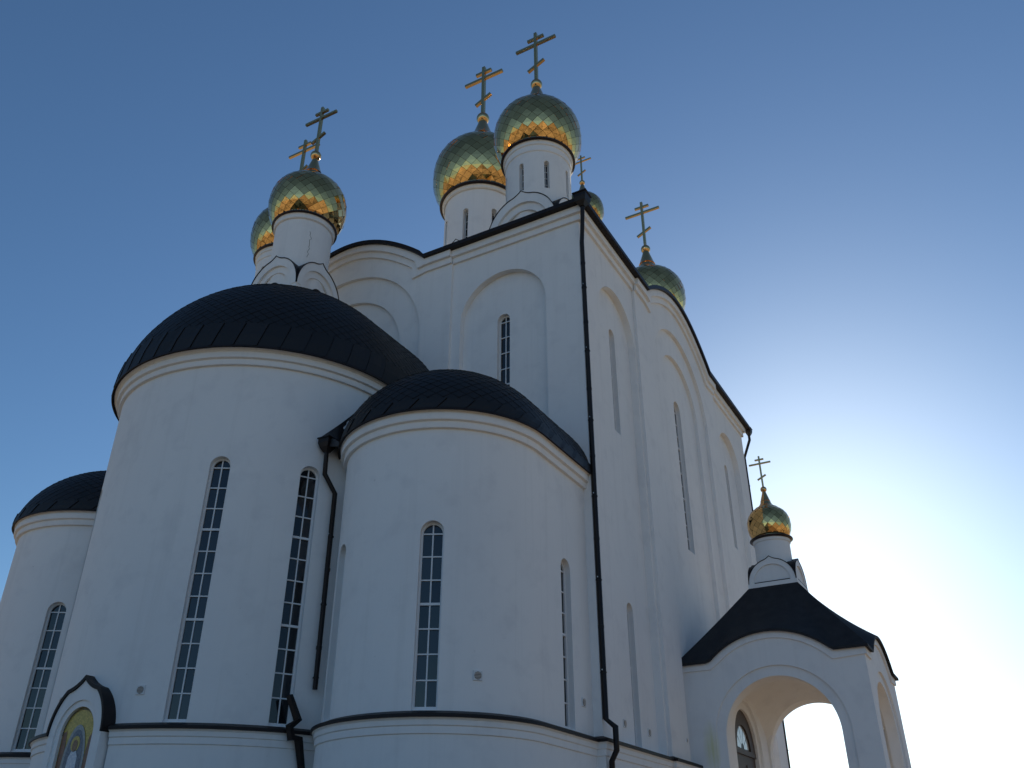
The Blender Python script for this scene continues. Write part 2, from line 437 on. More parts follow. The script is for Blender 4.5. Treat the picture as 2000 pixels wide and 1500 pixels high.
# ------------------------------------------------------------------ windows
PANE_CACHE = {}
def window(M, hw, z0, zt, wplane, groups, parent):
    """white frame with two columns of panes in the opening; M u right v up w out; wplane = w of the back of the opening"""
    F = MB(M); t = 0.035; wf = wplane + 0.14; wb = wplane + 0.05
    sp = zt - hw
    def bar(u0, u1, v0, v1, f=wf): 
        F.add([(u0, v0, wb), (u1, v0, wb), (u1, v1, wb), (u0, v1, wb), (u0, v0, f), (u1, v0, f), (u1, v1, f), (u0, v1, f)],
              [(0, 3, 2, 1), (4, 5, 6, 7), (0, 1, 5, 4), (1, 2, 6, 5), (2, 3, 7, 6), (3, 0, 4, 7)])
    rim = 0.055
    zb = z0 + 0.0
    bar(-hw, -hw + rim, zb + .09, sp); bar(hw - rim, hw, zb + .09, sp); bar(-hw, hw, zb, zb + .09, wf + .05)
    n = 16
    outr = [(hw * math.cos(PI * i / n), sp + hw * math.sin(PI * i / n)) for i in range(n + 1)]
    inr = [((hw - rim) * math.cos(PI * i / n), sp + (hw - rim) * math.sin(PI * i / n)) for i in range(n + 1)]
    F.ring(outr, inr, wb, wf)
    bar(-t * .5, t * .5, zb + .09, sp + hw - rim * .6, wf - .012)
    rows = sum(groups); H = sp - (zb + .09); ph = H / rows
    edges = [zb + .09 + ph * i for i in range(rows + 1)]
    acc = 0; thick = set()
    for gq in groups[:-1]: acc += gq; thick.add(rows - acc)
    for i in range(1, rows + 1):
        h = 0.032 if i in thick else 0.017
        bar(-hw + rim, hw - rim, edges[i] - h, edges[i] + h, wf + (0.012 if i in thick else -.006))
    fo = F.build('window', M_FRAME, parent)
    key = (round(hw, 3), round(ph, 3))
    if key not in PANE_CACHE:
        pb_ = MB(); pb_.box(0.012, hw - rim + .01, 0.010, ph - .010, -0.008, 0.008)   # local u, v, w
        PANE_CACHE[key] = pb_.mesh('pane'); PANE_CACHE[key].materials.append(M_GLASS)
        q = MB(); r = hw - rim + .006
        pl = [(0.012, 0.012)] + [(max(.012, r * math.cos(PI / 2 * i / 8)), max(.012, r * math.sin(PI / 2 * i / 8))) for i in range(9)]
        k = len(pl)
        q.add([(a, z, -.008) for a, z in pl] + [(a, z, .008) for a, z in pl],
              [tuple(range(k - 1, -1, -1)), tuple(range(k, 2 * k))] + [(i, (i + 1) % k, k + (i + 1) % k, k + i) for i in range(k)])
        PANE_CACHE[key + ('a',)] = q.mesh('pane'); PANE_CACHE[key + ('a',)].materials.append(M_GLASS)
    wg = wplane + 0.085
    for sgn in (1, -1):
        for i in range(rows + 1):
            me_ = PANE_CACHE[key] if i < rows else PANE_CACHE[key + ('a',)]
            o = bpy.data.objects.new('pane', me_); COL.objects.link(o)
            R = Matrix.Rotation(random.uniform(-.02, .02), 4, 'X') @ Matrix.Rotation(random.uniform(-.02, .02), 4, 'Y')
            loc = Matrix.Translation((0, edges[i], wg))
            if sgn < 0: R = Matrix.Rotation(PI, 4, 'Y') @ R
            place(o, fo, M @ loc @ R)
    return fo
for F_, hw, z0, zt, wp, gr in WINS: window(F_, hw, z0, zt, wp, gr, church)

# ------------------------------------------------------------------ apses
def stadium(cx, cy, r, y1, n=96):
    """plan path of an apse, from the wall on the left (-x) round the front to the wall on the right"""
    p = [(cx - r, y1)]
    for i in range(n + 1):
        a = -PI / 2 + PI * i / n
        p.append((cx + r * math.sin(a), cy - r * math.cos(a)))
    p.append((cx + r, y1))
    return p
def cyl_frame(cx, cy, r, deg):
    a = math.radians(deg)
    return face_frame((cx + r * math.sin(a), cy - r * math.cos(a), 0), (math.sin(a), -math.cos(a), 0))
def roof_point(cx, cy, r, q, e, z0, h, y1, lift=0.0):
    """q in [0, 1] along the stadium, e in [0, pi/2] up the roof"""
    straight = abs(y1 - cy); tot = PI * r + 2 * straight; s = q * tot
    if s < straight: B = Vector((cx - r, y1 - s)); A = Vector((cx, y1 - s))
    elif s > straight + PI * r:
        d = s - straight - PI * r; B = Vector((cx + r, cy + d)); A = Vector((cx, cy + d))
    else:
        a = -PI / 2 + (s - straight) / r; B = Vector((cx + r * math.sin(a), cy - r * math.cos(a))); A = Vector((cx, cy))
    c = max(0.0, math.cos(e)) ** 1.06; sn = math.sin(e) ** 1.10
    P = A + (B - A) * c
    n2 = (B - A).normalized()
    return Vector((P.x + n2.x * lift * math.cos(e), P.y + n2.y * lift * math.cos(e), z0 + h * sn + lift * math.sin(e)))
def apse(cx, cy, r, zr, h, wins, y1=0.3, dz=0.0, npan=24, nsh=44, ov=.36, e1=.17, gap=0):
    wm = MB(); pl = stadium(cx, cy, r, y1); n = len(pl)
    wm.add([(x, y, 0) for x, y in pl] + [(x, y, zr) for x, y in pl], [tuple(range(n - 1, -1, -1)), tuple(range(n, 2 * n))] + [(i, (i + 1) % n, n + (i + 1) % n, n + i) for i in range(n)])
    cs = []
    for F_, hw, z0, zt, gr in wins:
        cs.append((cutter(F_, hw, z0, zt, -0.32, 0.8).mesh('t'), 'DIFFERENCE'))
    me_ = boolean(wm.mesh('t'), cs)
    me_.materials.clear(); me_.materials.append(M_PL)
    aw = obj('apse_wall', me_, None, church)
    for F_, hw, z0, zt, gr in wins: window(F_, hw, z0, zt, -0.32, gr, church)
    fl_, mo_ = plinth_sections(dz)
    runs = [pl]
    if gap:                                   # the icon niche interrupts the plinth
        runs = [[q for q in pl if q[0] < cx + .1 - gap], [q for q in pl if q[0] > cx + .1 + gap]]
    b_ = MB(); c_ = MB()
    for rn in runs: b_.add(*plan_sweep(rn, mo_)); c_.add(*plan_sweep(rn, fl_))
    b_.build('plinth', M_PL, church, smooth=25); c_.build('plinth_flashing', M_TRIM, church, smooth=25)
    cn = MB(); cn.add(*plan_sweep(pl, [(-.02, zr - .50), (.10, zr - .50), (.11, zr - .47), (.11, zr - .31), (.20, zr - .29), (.21, zr - .26), (.21, zr - .10), (ov * .75, zr - .06), (ov * .9, zr - .02), (-.1, zr + .0)]))
    cn.build('apse_cornice', M_PL, church, smooth=25)
    # roof: core surface, eave panels (each its own), diamond shingles
    R = r + ov; z0 = zr
    core = MB(); NQ, NE_ = 90, 26
    core.add([roof_point(cx, cy, R, i / NQ, PI / 2 * j / NE_, z0, h, y1) for j in range(NE_ + 1) for i in range(NQ + 1)],
             [(j * (NQ + 1) + i, j * (NQ + 1) + i + 1, (j + 1) * (NQ + 1) + i + 1, (j + 1) * (NQ + 1) + i) for j in range(NE_) for i in range(NQ)])
    ro = core.build('apse_roof', M_ROOF, church, smooth=40, fix=False)
    ed = MB(); ed.add(*plan_sweep(stadium(cx, cy, R, y1), [(-.12, z0 - .01), (.02, z0 - .015), (.045, z0 - .06), (.06, z0 - .05), (.05, z0 + .03), (-.02, z0 + .05)]))
    ed.build('eave_edge', M_TRIM, ro, smooth=25)
    for i in range(npan):
        q0, q1 = (i + .03) / npan, (i + .985) / npan; sk = 0.35 / npan
        p = MB(); vs = []
        K = 4
        for lv in (0.012, 0.045):
            for jj in range(3):
                e = 0.004 + (e1 + .035) * jj / 2
                for ii in range(K + 1):
                    q = q0 + (q1 - q0) * ii / K + sk * (jj / 2)
                    vs.append(roof_point(cx, cy, R, min(1, max(0, q)), e, z0, h, y1, lv + (0.025 if ii == K and lv > .02 else 0) + random.uniform(0, .006)))
        m_ = 3 * (K + 1); fs = []
        for L in (0, 1):
            for jj in range(2):
                for ii in range(K):
                    a = L * m_ + jj * (K + 1) + ii
                    fs.append((a, a + 1, a + K + 2, a + K + 1))
        for ii in range(K):
            fs.append((ii, ii + 1, m_ + ii + 1, m_ + ii)); a = 2 * (K + 1) + ii; fs.append((a, a + 1, m_ + a + 1, m_ + a))
        for jj in range(2):
            for ii in (0, K):
                a = jj * (K + 1) + ii; c_ = (jj + 1) * (K + 1) + ii; fs.append((a, c_, m_ + c_, m_ + a))
        p.add(vs, fs); p.build('roof_panel', M_SHEET, ro)
    sh = MB()
    e = e1; row = 0
    while e < 1.33:
        rr = R * math.cos(e); de = 0.62 * (PI * rr / nsh) / math.hypot(R * math.sin(e + .05), h * math.cos(e))
        de = max(0.018, min(.10, de))
        for i in range(nsh):
            q = (i + (0.5 if row % 2 else 0.0)) / nsh
            if q + .5 / nsh > 1 or q - .5 / nsh < 0: continue
            d = 0.48 / nsh; lf = [random.uniform(.004, .014) for _ in range(4)]
            P = lambda qq, ee, L: roof_point(cx, cy, R, qq, min(ee, PI / 2), z0, h, y1, L)
            lo_ = P(q, e - de * .97, .016 + lf[0]); 
            sh.add([lo_, P(q + d, e, .008 + lf[1]), P(q, e + de * .97, .012), P(q - d, e, .008 + lf[2]),
                    P(q, e - de * .97, 0), P(q + d, e, 0), P(q - d, e, 0)],
                   [(0, 1, 2, 3), (0, 4, 5, 1), (0, 3, 6, 4)])
        e += de; row += 1
    s_ = sh.build('roof_shingles', M_SHEET, ro, fix=False); s_['kind'] = 'stuff'
    return ro
BX, BY, BR, BZ = -11.1, -3.1, 5.12, 16.1
SX, SY, SR, SZ = -3.35, -3.15, 3.08, 13.0
NX = -EW - SX
bw = [(cyl_frame(BX, BY, BR, a), 0.30, ZP + .03, 12.5, (3, 4, 4)) for a in (30.8, 60.2, -30.8, -60.2)]
apse(BX, BY, BR, BZ, 5.15, bw, npan=34, nsh=58, gap=.9)
sw = [(cyl_frame(SX, SY, SR, 27), 0.31, ZP + .03, 9.82, (3, 4)), (cyl_frame(SX, SY, SR, -34), 0.31, ZP + .03, 9.75, (3, 4)),
      (face_frame((SX + SR, -1.5, 0), (1, 0, 0)), 0.31, ZP + .03, 9.78, (3, 4))]
apse(SX, SY, SR, SZ, 2.62, sw, dz=-.004, npan=22, nsh=40, ov=.27, e1=.11)
nw = [(cyl_frame(NX, SY, SR, 33), 0.31, ZP + .03, 9.8, (3, 4)), (cyl_frame(NX, SY, SR, -27), 0.31, ZP + .03, 9.8, (3, 4))]
apse(NX, SY, SR, SZ, 2.62, nw, dz=-.004, npan=22, nsh=40, ov=.27, e1=.11)

# ------------------------------------------------------------------ towers with onion domes
PROFILE = [(1.54, 0.0), (1.745, .24), (1.945, .62), (2.06, 1.05), (2.085, 1.45), (2.04, 1.95), (1.90, 2.40), (1.66, 2.78), (1.36, 3.05), (1.06, 3.25), (.82, 3.42), (.65, 3.60), (.53, 3.80), (.44, 4.05)]
def prof_dense(k):
    pts = [Vector(p) for p in PROFILE]; out_ = []
    for i in range(len(pts) - 1):
        p0 = pts[max(i - 1, 0)]; p1 = pts[i]; p2 = pts[i + 1]; p3 = pts[min(i + 2, len(pts) - 1)]
        for j in range(8):
            t = j / 8
            out_.append(0.5 * ((2 * p1) + (p2 - p0) * t + (2 * p0 - 5 * p1 + 4 * p2 - p3) * t * t + (3 * p1 - p0 - 3 * p2 + p3) * t ** 3))
    out_.append(pts[-1])
    return [(p.x * k, p.y * k) for p in out_]
TILE_CACHE = {}
def tile_rows(k, N):
    if (k, N) in TILE_CACHE: return TILE_CACHE[(k, N)]
    D = prof_dense(k)
    L = [0.0]
    for a, b_ in zip(D[:-1], D[1:]): L.append(L[-1] + math.hypot(b_[0] - a[0], b_[1] - a[1]))
    def at(s):
        s = max(0, min(L[-1], s))
        for i in range(len(L) - 1):
            if s <= L[i + 1]:
                t = (s - L[i]) / (L[i + 1] - L[i]); return (D[i][0] + (D[i + 1][0] - D[i][0]) * t, D[i][1] + (D[i + 1][1] - D[i][1]) * t)
        return D[-1]
    dl = 2 * PI / N
    # row stations
    st = [0.0]; smax = L[-1] * 0.80
    while st[-1] < smax:
        r = at(st[-1])[0]; st.append(st[-1] + max(0.055 * k * 1.2, r * dl * 0.5 * 1.0))
    rows = []
    for j in range(1, len(st) - 1):
        a, b_, c = at(st[j - 1]), at(st[j]), at(st[j + 1])
        gp = 0.965; q = dl / 2 * gp
        mid = st[j]
        lo = at(mid - (mid - st[j - 1]) * gp); hi = at(mid + (st[j + 1] - mid) * gp)
        rows.append((lo, b_, hi, q, j % 2))
    TILE_CACHE[(k, N)] = (rows, at, L)
    return TILE_CACHE[(k, N)]
ROWMESH = {}
def dome(X, Y, Z, k, N, parent, single=True):
    """onion dome whose lower ring is at height Z; every tile that faces the viewer is its own piece"""
    D = prof_dense(k)
    core = MB(); core.lathe([(r - .012 * k - .004, z) for r, z in D], 0, 0, 64)
    W = Matrix.Translation((X, Y, Z))
    co = core.build('onion_dome', M_SEAM, parent, smooth=60, world=W)
    rows, at, L = tile_rows(k, N)
    rest = MB()
    view = (CAM - Vector((X, Y, Z + 1.6 * k)))
    for ri, (lo, md, hi, q, odd) in enumerate(rows):
        key = (k, N, ri)
        if key not in ROWMESH:
            def P(rz, a, l=0.0): return Vector(((rz[0] + l) * math.sin(a), -(rz[0] + l) * math.cos(a), rz[1]))
            v = [P(lo, 0, .004), P(md, q, .002), P(hi, 0, .0), P(md, -q, .002)]
            cen = P(md, 0, .012 * k)
            cen = (cen * .5 + (v[0] + v[2]) * .25)
            cen = (v[0] + v[1] + v[2] + v[3]) / 4 + (P(md, 0) - (v[0] + v[1] + v[2] + v[3]) / 4) * 0.35
            under = [P(lo, 0, -.02 * k), P(md, q, -.02 * k), P(hi, 0, -.02 * k), P(md, -q, -.02 * k)]
            O = P(md, 0)
            t = MB(); t.add([p - O for p in v + [cen] + under], [(0, 1, 4), (1, 2, 4), (2, 3, 4), (3, 0, 4), (0, 5, 6, 1), (1, 6, 7, 2), (2, 7, 8, 3), (3, 8, 5, 0)])
            m_ = t.mesh('tile', fix=False); m_.materials.append(M_GOLD); ROWMESH[key] = (m_, O, t)
        m_, O, t = ROWMESH[key]
        tang = Vector((hi[0] - lo[0], hi[1] - lo[1])).normalized()
        for i in range(N):
            a = (i + (0.5 if odd else 0)) * 2 * PI / N
            nrm = Vector((tang.y * math.sin(a), -tang.y * math.cos(a), -tang.x))
            R = Matrix.Rotation(a, 4, 'Z')
            pos = W @ R @ Matrix.Translation(O)
            J = Matrix.Rotation(max(-.05, min(.05, random.gauss(0, .024))), 4, 'X') @ Matrix.Rotation(max(-.05, min(.05, random.gauss(0, .024))), 4, 'Z')
            pw = pos.translation
            if single and nrm.dot((CAM - pw).normalized()) > -0.06:
                o = bpy.data.objects.new('tile', m_); COL.objects.link(o); place(o, co, pos @ J)
            else:
                rest.M = R @ Matrix.Translation(O) @ J; rest.add(t.v, t.f)
    rest.M = None
    if rest.v:
        ro = rest.build('rear_tiles', M_GOLD, co, fix=False, world=W); ro['kind'] = 'stuff'
    # flared collar of long sheets under the neck and the plain neck
    s0 = L[-1] * .775
    colp = [at(s0 + (L[-1] - s0) * i / 8) for i in range(9)]
    fl_ = MB(); NF = max(12, N // 2)
    for i in range(NF):
        a0, a1 = 2 * PI * (i + .02) / NF, 2 * PI * (i + .98) / NF
        fl_.add([((r + .006) * math.sin(a), -(r + .006) * math.cos(a), z) for r, z in colp for a in (a0, (a0 + a1) / 2, a1)],
                [(j * 3 + q_, j * 3 + q_ + 1, (j + 1) * 3 + q_ + 1, (j + 1) * 3 + q_) for j in range(8) for q_ in (0, 1)])
    fl_.build('dome_collar', M_GOLDS, co, fix=False, world=W)
    rr, zz = colp[0]
    hp = MB(); hp.lathe([(rr + .005, zz - .03 * k), (rr + .035 * k, zz - .02 * k), (rr + .035 * k, zz + .02 * k), (rr, zz + .04 * k)], 0, 0, 40); hp.build('dome_hoop', M_GOLDS, co, smooth=30, world=W)
    nk = MB(); nk.lathe([(.46 * k, 4.0 * k), (.50 * k, 4.02 * k), (.47 * k, 4.07 * k), (.37 * k, 4.4 * k), (.26 * k, 4.75 * k), (.17 * k, 5.08 * k)], 0, 0, 32)
    nk.build('dome_neck', M_GOLDS, co, smooth=30, world=W)
    return co
def cross(X, Y, Zball, k, H, parent):
    """ball and eight-pointed cross; H is the height from ball to top"""
    W = Matrix.Translation((X, Y, Zball))
    c = MB(); t = .075 * k
    c.box(-t, t, -t, t, .2 * k, H)
    z2 = H * .775; z1 = H * .895; z3 = H * .36
    tt = t * .93
    c.box(-.30 * H, -t, -tt, tt, z2 - tt, z2 + tt); c.box(t, .30 * H, -tt, tt, z2 - tt, z2 + tt)
    c.box(-.122 * H, -t, -tt, tt, z1 - tt, z1 + tt); c.box(t, .122 * H, -tt, tt, z1 - tt, z1 + tt)
    co = c.build('cross', M_CROSS, parent, world=W)
    s_ = MB(Matrix.Translation((0, 0, z3)) @ Matrix.Rotation(math.radians(-26), 4, 'Y')); s_.box(-.135 * H, .135 * H, -tt * .96, tt * .96, -tt, tt)
    s_.build('slanted_bar', M_CROSS, co, world=W)
    b_ = MB(); r = .29 * k
    b_.lathe([(0.001, -r)] + [(r * math.cos(e), r * math.sin(e)) for e in [-PI / 2 + PI * i / 18 for i in range(1, 18)]] + [(0.001, r)], 0, 0, 36)
    b_.build('ball', M_GOLDS, co, smooth=80, world=W)
    return co
def drum(X, Y, Zr, k, zbot, parent, wins=8, off=0.0, rings=(0.28, 0.62), r=1.50):
    """plastered drum under a dome ring at Zr, with mouldings, brown flashing, small gold valance, windows"""
    R = r * k
    d = MB(); d.lathe([(R, zbot), (R, Zr + .02)], X, Y, 96, close=True)
    cs = []; W_ = []
    if wins:
        for i in range(wins):
            F_ = cyl_frame(X, Y, R, off + i * 360 / wins)
            cs.append((cutter(F_, .115 * k, Zr - 2.80 * k, Zr - 1.20 * k, -.30 * k, .5).mesh('t'), 'DIFFERENCE')); W_.append(F_)
    me_ = boolean(d.mesh('t'), cs) if cs else d.mesh('drum')
    me_.materials.clear(); me_.materials.append(M_PL)
    do = obj('drum', me_, None, parent)
    for F_ in W_:
        window(F_, .115 * k, Zr - 2.80 * k, Zr - 1.20 * k, -.30 * k, (1, 3), do) if False else small_window(F_, .115 * k, Zr - 2.80 * k, Zr - 1.20 * k, -.30 * k, do)
    mo_ = MB(); z = Zr
    mo_.lathe([(R, z - rings[1] * k - .04), (R + .045 * k, z - rings[1] * k), (R + .045 * k, z - rings[0] * k - .04 * k), (R + .10 * k, z - rings[0] * k), (R + .10 * k, z - .12 * k), (R + .15 * k, z - .08 * k), (R, z - .02)], X, Y, 96)
    mo_.build('drum_moulding', M_PL, do, smooth=30)
    f = MB(); f.lathe([(R - .05, z - .075 * k), (R + .19 * k, z - .10 * k), (R + .24 * k, z - .07 * k), (R + .24 * k, z - .01 * k), (R + .12 * k, z + .05 * k), (R - .1 * k, z + .07 * k)], X, Y, 96)
    f.build('drum_flashing', M_BAND, do, smooth=30)
    v = MB(); NT = 72
    for i in range(NT):
        a0, a1 = 2 * PI * i / NT, 2 * PI * (i + 1) / NT; am = (a0 + a1) / 2; rr = R + .13 * k
        P = lambda a, z_: (X + rr * math.sin(a), Y - rr * math.cos(a), z_)
        v.add([P(a0, z + .20 * k), P(a1, z + .20 * k), P(a1, z + .13 * k), P(am, z + .05 * k), P(a0, z + .13 * k)], [(0, 4, 3, 2, 1)])
    vo = v.build('valance', M_GOLDS, do, fix=False)
    return do
def small_window(M, hw, z0, zt, wp, parent):
    F = MB(M); wb, wf = wp + .02, wp + .07; sp = zt - hw; rim = hw * .22
    def bar(u0, u1, v0, v1): F.add([(u0, v0, wb), (u1, v0, wb), (u1, v1, wb), (u0, v1, wb), (u0, v0, wf), (u1, v0, wf), (u1, v1, wf), (u0, v1, wf)],
              [(0, 3, 2, 1), (4, 5, 6, 7), (0, 1, 5, 4), (1, 2, 6, 5), (2, 3, 7, 6), (3, 0, 4, 7)])
    bar(-hw, -hw + rim, z0, sp); bar(hw - rim, hw, z0, sp); bar(-hw + rim, hw - rim, z0, z0 + rim); bar(-rim * .4, rim * .4, z0 + rim, zt - rim)
    H = sp - z0
    for i in range(1, 5): bar(-hw + rim, hw - rim, z0 + H * i / 4 - rim * .35, z0 + H * i / 4 + rim * .35)
    F.ring([(hw * math.cos(PI * i / 10), sp + hw * math.sin(PI * i / 10)) for i in range(11)], [((hw - rim) * math.cos(PI * i / 10), sp + (hw - rim) * math.sin(PI * i / 10)) for i in range(11)], wb, wf)
    pl = arch_poly(hw * .95, z0 + .01, zt - .01, 8); n = len(pl)
    o = F.build('drum_window', M_FRAME, parent)
    return_pane = MB(M); wg = wp + .045
    return_pane.add([(a, z, wg - .012) for a, z in pl] + [(a, z, wg) for a, z in pl], [tuple(range(n - 1, -1, -1)), tuple(range(n, 2 * n))] + [(i, (i + 1) % n, n + (i + 1) % n, n + i) for i in range(n)])
    # glazing is a child of the drum beside its frame so that it stays on the third level
    return_pane.build('drum_pane', M_GLASS, parent)
    return o
def ogee(hw, h, n=18, end=70, tp=.90):
    """keel-arch outline from the left foot over the peak to the right foot"""
    left = []; top = h * tp; end = math.radians(end)
    for i in range(n + 1):
        a = PI - end * i / n
        left.append((hw * math.cos(a), top * math.sin(a)))
    x0, z0 = left[-1]; m = 6
    for i in range(1, m + 1):
        t = i / m
        left.append((x0 * (1 - t), z0 + (h - z0) * (0.45 * t + 0.55 * t ** 2.4)))
    return left + [(-x, z) for x, z in left[-2::-1]]
def kokoshniks(X, Y, zb, s, h, depth, parent, trim=0.032, dirs=((0, -1), (1, 0), (0, 1), (-1, 0)), base=True, inner=2):
    for dx, dy in dirs:
        F_ = face_frame((X + dx * s, Y + dy * s, zb), (dx, dy, 0))
        O = ogee(s * .985, h)
        n = len(O)
        def arc(hw, top, z0=0.0):
            return [(-hw * math.cos(PI * i / (n - 1)), z0 + top * math.sin(PI * i / (n - 1))) for i in range(n)]
        k = MB(F_)
        I1 = arc(s * .78, h * .70); I2 = arc(s * .60, h * .53)
        k.ring(O, I1, -.13 * s, 0.0)
        if inner == 2:
            k.ring(I1, I2, -.13 * s, -.07 * s)
            fill = I2; wz = -.14 * s
        else:
            fill = I1; wz = -.07 * s
        k.add([(a, z, wz) for a, z in fill], [tuple(range(n - 1, -1, -1))])
        ko = k.build('kokoshnik', M_PL, parent, smooth=40)
        t = MB(F_)
        O2 = [(a * (1 + trim / s * .9 * min(1, max(0, (z / h - .22) / .3))), z + trim * 1.15 * min(1, max(.1, z / h * 1.8))) for a, z in O]
        t.ring(O2, [(a * .999, z + .002) for a, z in O], -.12 * s, trim * .8)
        up = [i for i in range(n) if O[i][1] > .42 * h]
        t.ring([(O2[i][0] * .995, O2[i][1] * .998) for i in up], [(O[i][0] * .97, O[i][1] - .03) for i in up], -depth, -.10 * s)
        t.build('kokoshnik_cap', M_TRIM, ko, smooth=40)
        if inner == 2:
            l_ = MB(F_); A1 = arc(s * .30, h * .24); A2 = arc(s * .25, h * .19)
            l_.ring(A1, A2, wz - .1, wz + .12 * s); l_.build('kokoshnik_rib', M_TRIM, ko, smooth=40)
            q = MB(F_); q.add([(-s * .66, .0, wz + .01), (s * .66, .0, wz + .01), (s * .66, .05 * s, wz + .01), (-s * .66, .05 * s, wz + .01), (-s * .66, .0, .01), (s * .66, .0, .01)], [(0, 1, 2, 3), (3, 2, 5, 4)])
            q.build('kokoshnik_sill', M_TRIM, ko)
        else:
            q = MB(F_); q.box(-s * .74, s * .74, .0, .035, wz - .02, .03); q.build('kokoshnik_sill', M_TRIM, ko)
def pedestal(X, Y, s, z0, z1, parent):
    p = MB(); p.box(X - s, X + s, Y - s, Y + s, z0, z1); p.build('tower_pedestal', M_PL, parent)
    c = MB(); e = s * .93
    c.add([(X - e, Y - e, z1 + .01), (X + e, Y - e, z1 + .01), (X + e, Y + e, z1 + .01), (X - e, Y + e, z1 + .01), (X, Y, z1 + s * .9)], [(0, 1, 4), (1, 2, 4), (2, 3, 4), (3, 0, 4)])
    c.build('pedestal_roof', M_ROOF, parent)
def tower(X, Y, k, Zr, N, parent, zroof, ks, kh, kapex, wins=8, off=0.0, Hc=3.79, tiles=True, rings=(.28, .62)):
    zb = kapex - kh
    pedestal(X, Y, ks - .02, zroof, zb, parent)
    kokoshniks(X, Y, zb, ks, kh, ks * .55, parent)
    drum(X, Y, Zr, k, zb - .2, parent, wins, off, rings)
    dome(X, Y, Zr + .04 * k, k, N, parent, tiles)
    cross(X, Y, Zr + 5.27 * k, k, Hc, parent)
CX, CY = -11.0, 10.65
tower(-3.4, 3.4, 1.0, 30.75, 26, church, 23.6, 1.68, 2.15, 27.75, off=-3)
tower(-18.8, 3.4, 1.0, 30.75, 26, church, 23.6, 1.68, 2.15, 27.75, off=-3)
tower(-3.42, 17.9, 1.0, 30.45, 26, church, 23.6, 1.68, 2.15, 27.5, off=-3)
tower(CX, CY, 1.42, 36.75, 28, church, 25.0, 2.55, 3.2, 32.6, off=8, Hc=4.75, rings=(.22, .22))
# blind drum over the great apse
zb = 21.35
kokoshniks(BX, BY + .05, zb, 1.27, 1.68, .8, church)
pedestal(BX, BY + .05, 1.25, 20.0, zb, church)
dA = drum(BX, BY + .05, 25.22, .77, zb - .2, church, 0, rings=(.36, .36))
dome(BX, BY + .05, 25.25, .775, 24, church)
cross(BX, BY + .05, 25.22 + 5.45 * .775, .82, 2.98, church)
# crack in the blind drum
cr = MB(); rr = 1.5 * .77 + .004; a = math.radians(56); z = 24.35
pts = []
while z > 22.95:
    pts.append((a, z)); z -= random.uniform(.05, .12); a += random.uniform(-.055, .05)
for (a0, z0), (a1, z1) in zip(pts[:-1], pts[1:]):
    t = .009
    cr.add([(BX + rr * math.sin(q), BY + .05 - rr * math.cos(q), zz) for q, zz in ((a0 - t, z0), (a0 + t, z0), (a1 + t, z1), (a1 - t, z1))], [(0, 1, 2, 3)])
cr.build('plaster_crack', M_CRACK, dA)

# ------------------------------------------------------------------ valley between the great apse and the side apse
vf = MB(); N_ = 14
top = []; bot = []
for i in range(N_ + 1):
    t = i / N_
    a = math.radians(80 - 17.5 * t); zt = 15.55 - 2.0 * t ** 0.8
    top.append((BX + (BR + .03) * math.sin(a), BY - (BR + .03) * math.cos(a), zt))
    b_ = math.radians(-88 + 44 * t); rb = SR + .30
    bot.append((SX + rb * math.sin(b_), SY - rb * math.cos(b_), 13.75 - 0.66 * t))
vf.add(top + bot + [(x, y, z - .12) for x, y, z in bot] + [(x, y, z - .35) for x, y, z in top],
       [(i, i + 1, N_ + 2 + i, N_ + 1 + i) for i in range(N_)] + [(N_ + 1 + i, N_ + 2 + i, 2 * N_ + 3 + i, 2 * N_ + 2 + i) for i in range(N_)] +
       [(2 * N_ + 2 + i, 2 * N_ + 3 + i, 3 * N_ + 4 + i, 3 * N_ + 3 + i) for i in range(N_)] + [(N_, 2 * N_ + 1, 3 * N_ + 2, 4 * N_ + 3)])
vf.build('valley_flashing', M_ROOF, church, smooth=30)

# ------------------------------------------------------------------ downpipes
def downpipe(pts, r, hopper, parent, brackets=(), joints=(), square=False):
    p = MB(); p.tube(pts, r, 12, square)
    po_ = p.build('downpipe', M_PIPE, parent, smooth=40)
    if hopper:
        hx, hy, hz, hs = hopper
        h_ = MB(Matrix.Translation((hx, hy, hz)))
        def sq(q, z_): return [(-q, -q, z_), (q, -q, z_), (q, q, z_), (-q, q, z_)]
        L = [sq(r * 1.1, -hs * 1.5), sq(hs * .8, -hs * .75), sq(hs, -hs * .1), sq(hs, hs * .55), sq(hs * 1.15, hs * .6), sq(hs * 1.15, hs * .8)]
        vs = [q for l in L for q in l]
        fs = [(i * 4 + j, i * 4 + (j + 1) % 4, i * 4 + 4 + (j + 1) % 4, i * 4 + 4 + j) for i in range(len(L) - 1) for j in range(4)] + [(3, 2, 1, 0), tuple(len(L) * 4 - 4 + j for j in range(4))]
        h_.add(vs, fs); h_.build('hopper', M_PIPE, po_)
    for x, y, z_ in joints:
        j_ = MB(); j_.lathe([(r, z_ - .05), (r * 1.16, z_ - .045), (r * 1.16, z_ + .045), (r, z_ + .05)], x, y, 14); j_.build('joint', M_PIPE, po_)
    for x, y, z_, dx, dy in brackets:
        k_ = MB(); k_.lathe([(r, z_ - .02), (r * 1.25, z_ - .018), (r * 1.25, z_ + .018), (r, z_ + .02)], x, y, 14)
        k_.tube([(x, y, z_), (x + dx, y + dy, z_)], .012, 6); k_.build('bracket', M_PIPE, po_)
        q = MB(); q.lathe([(.001, z_ + .03), (.016, z_ + .03), (.016, z_ + .06), (.001, z_ + .06)], x - dx * .4, y - dy * .9 - r * .9, 8); q.build('bolt', M_BOLT, po_)
    return po_
px_, py_ = 0.10, 0.02
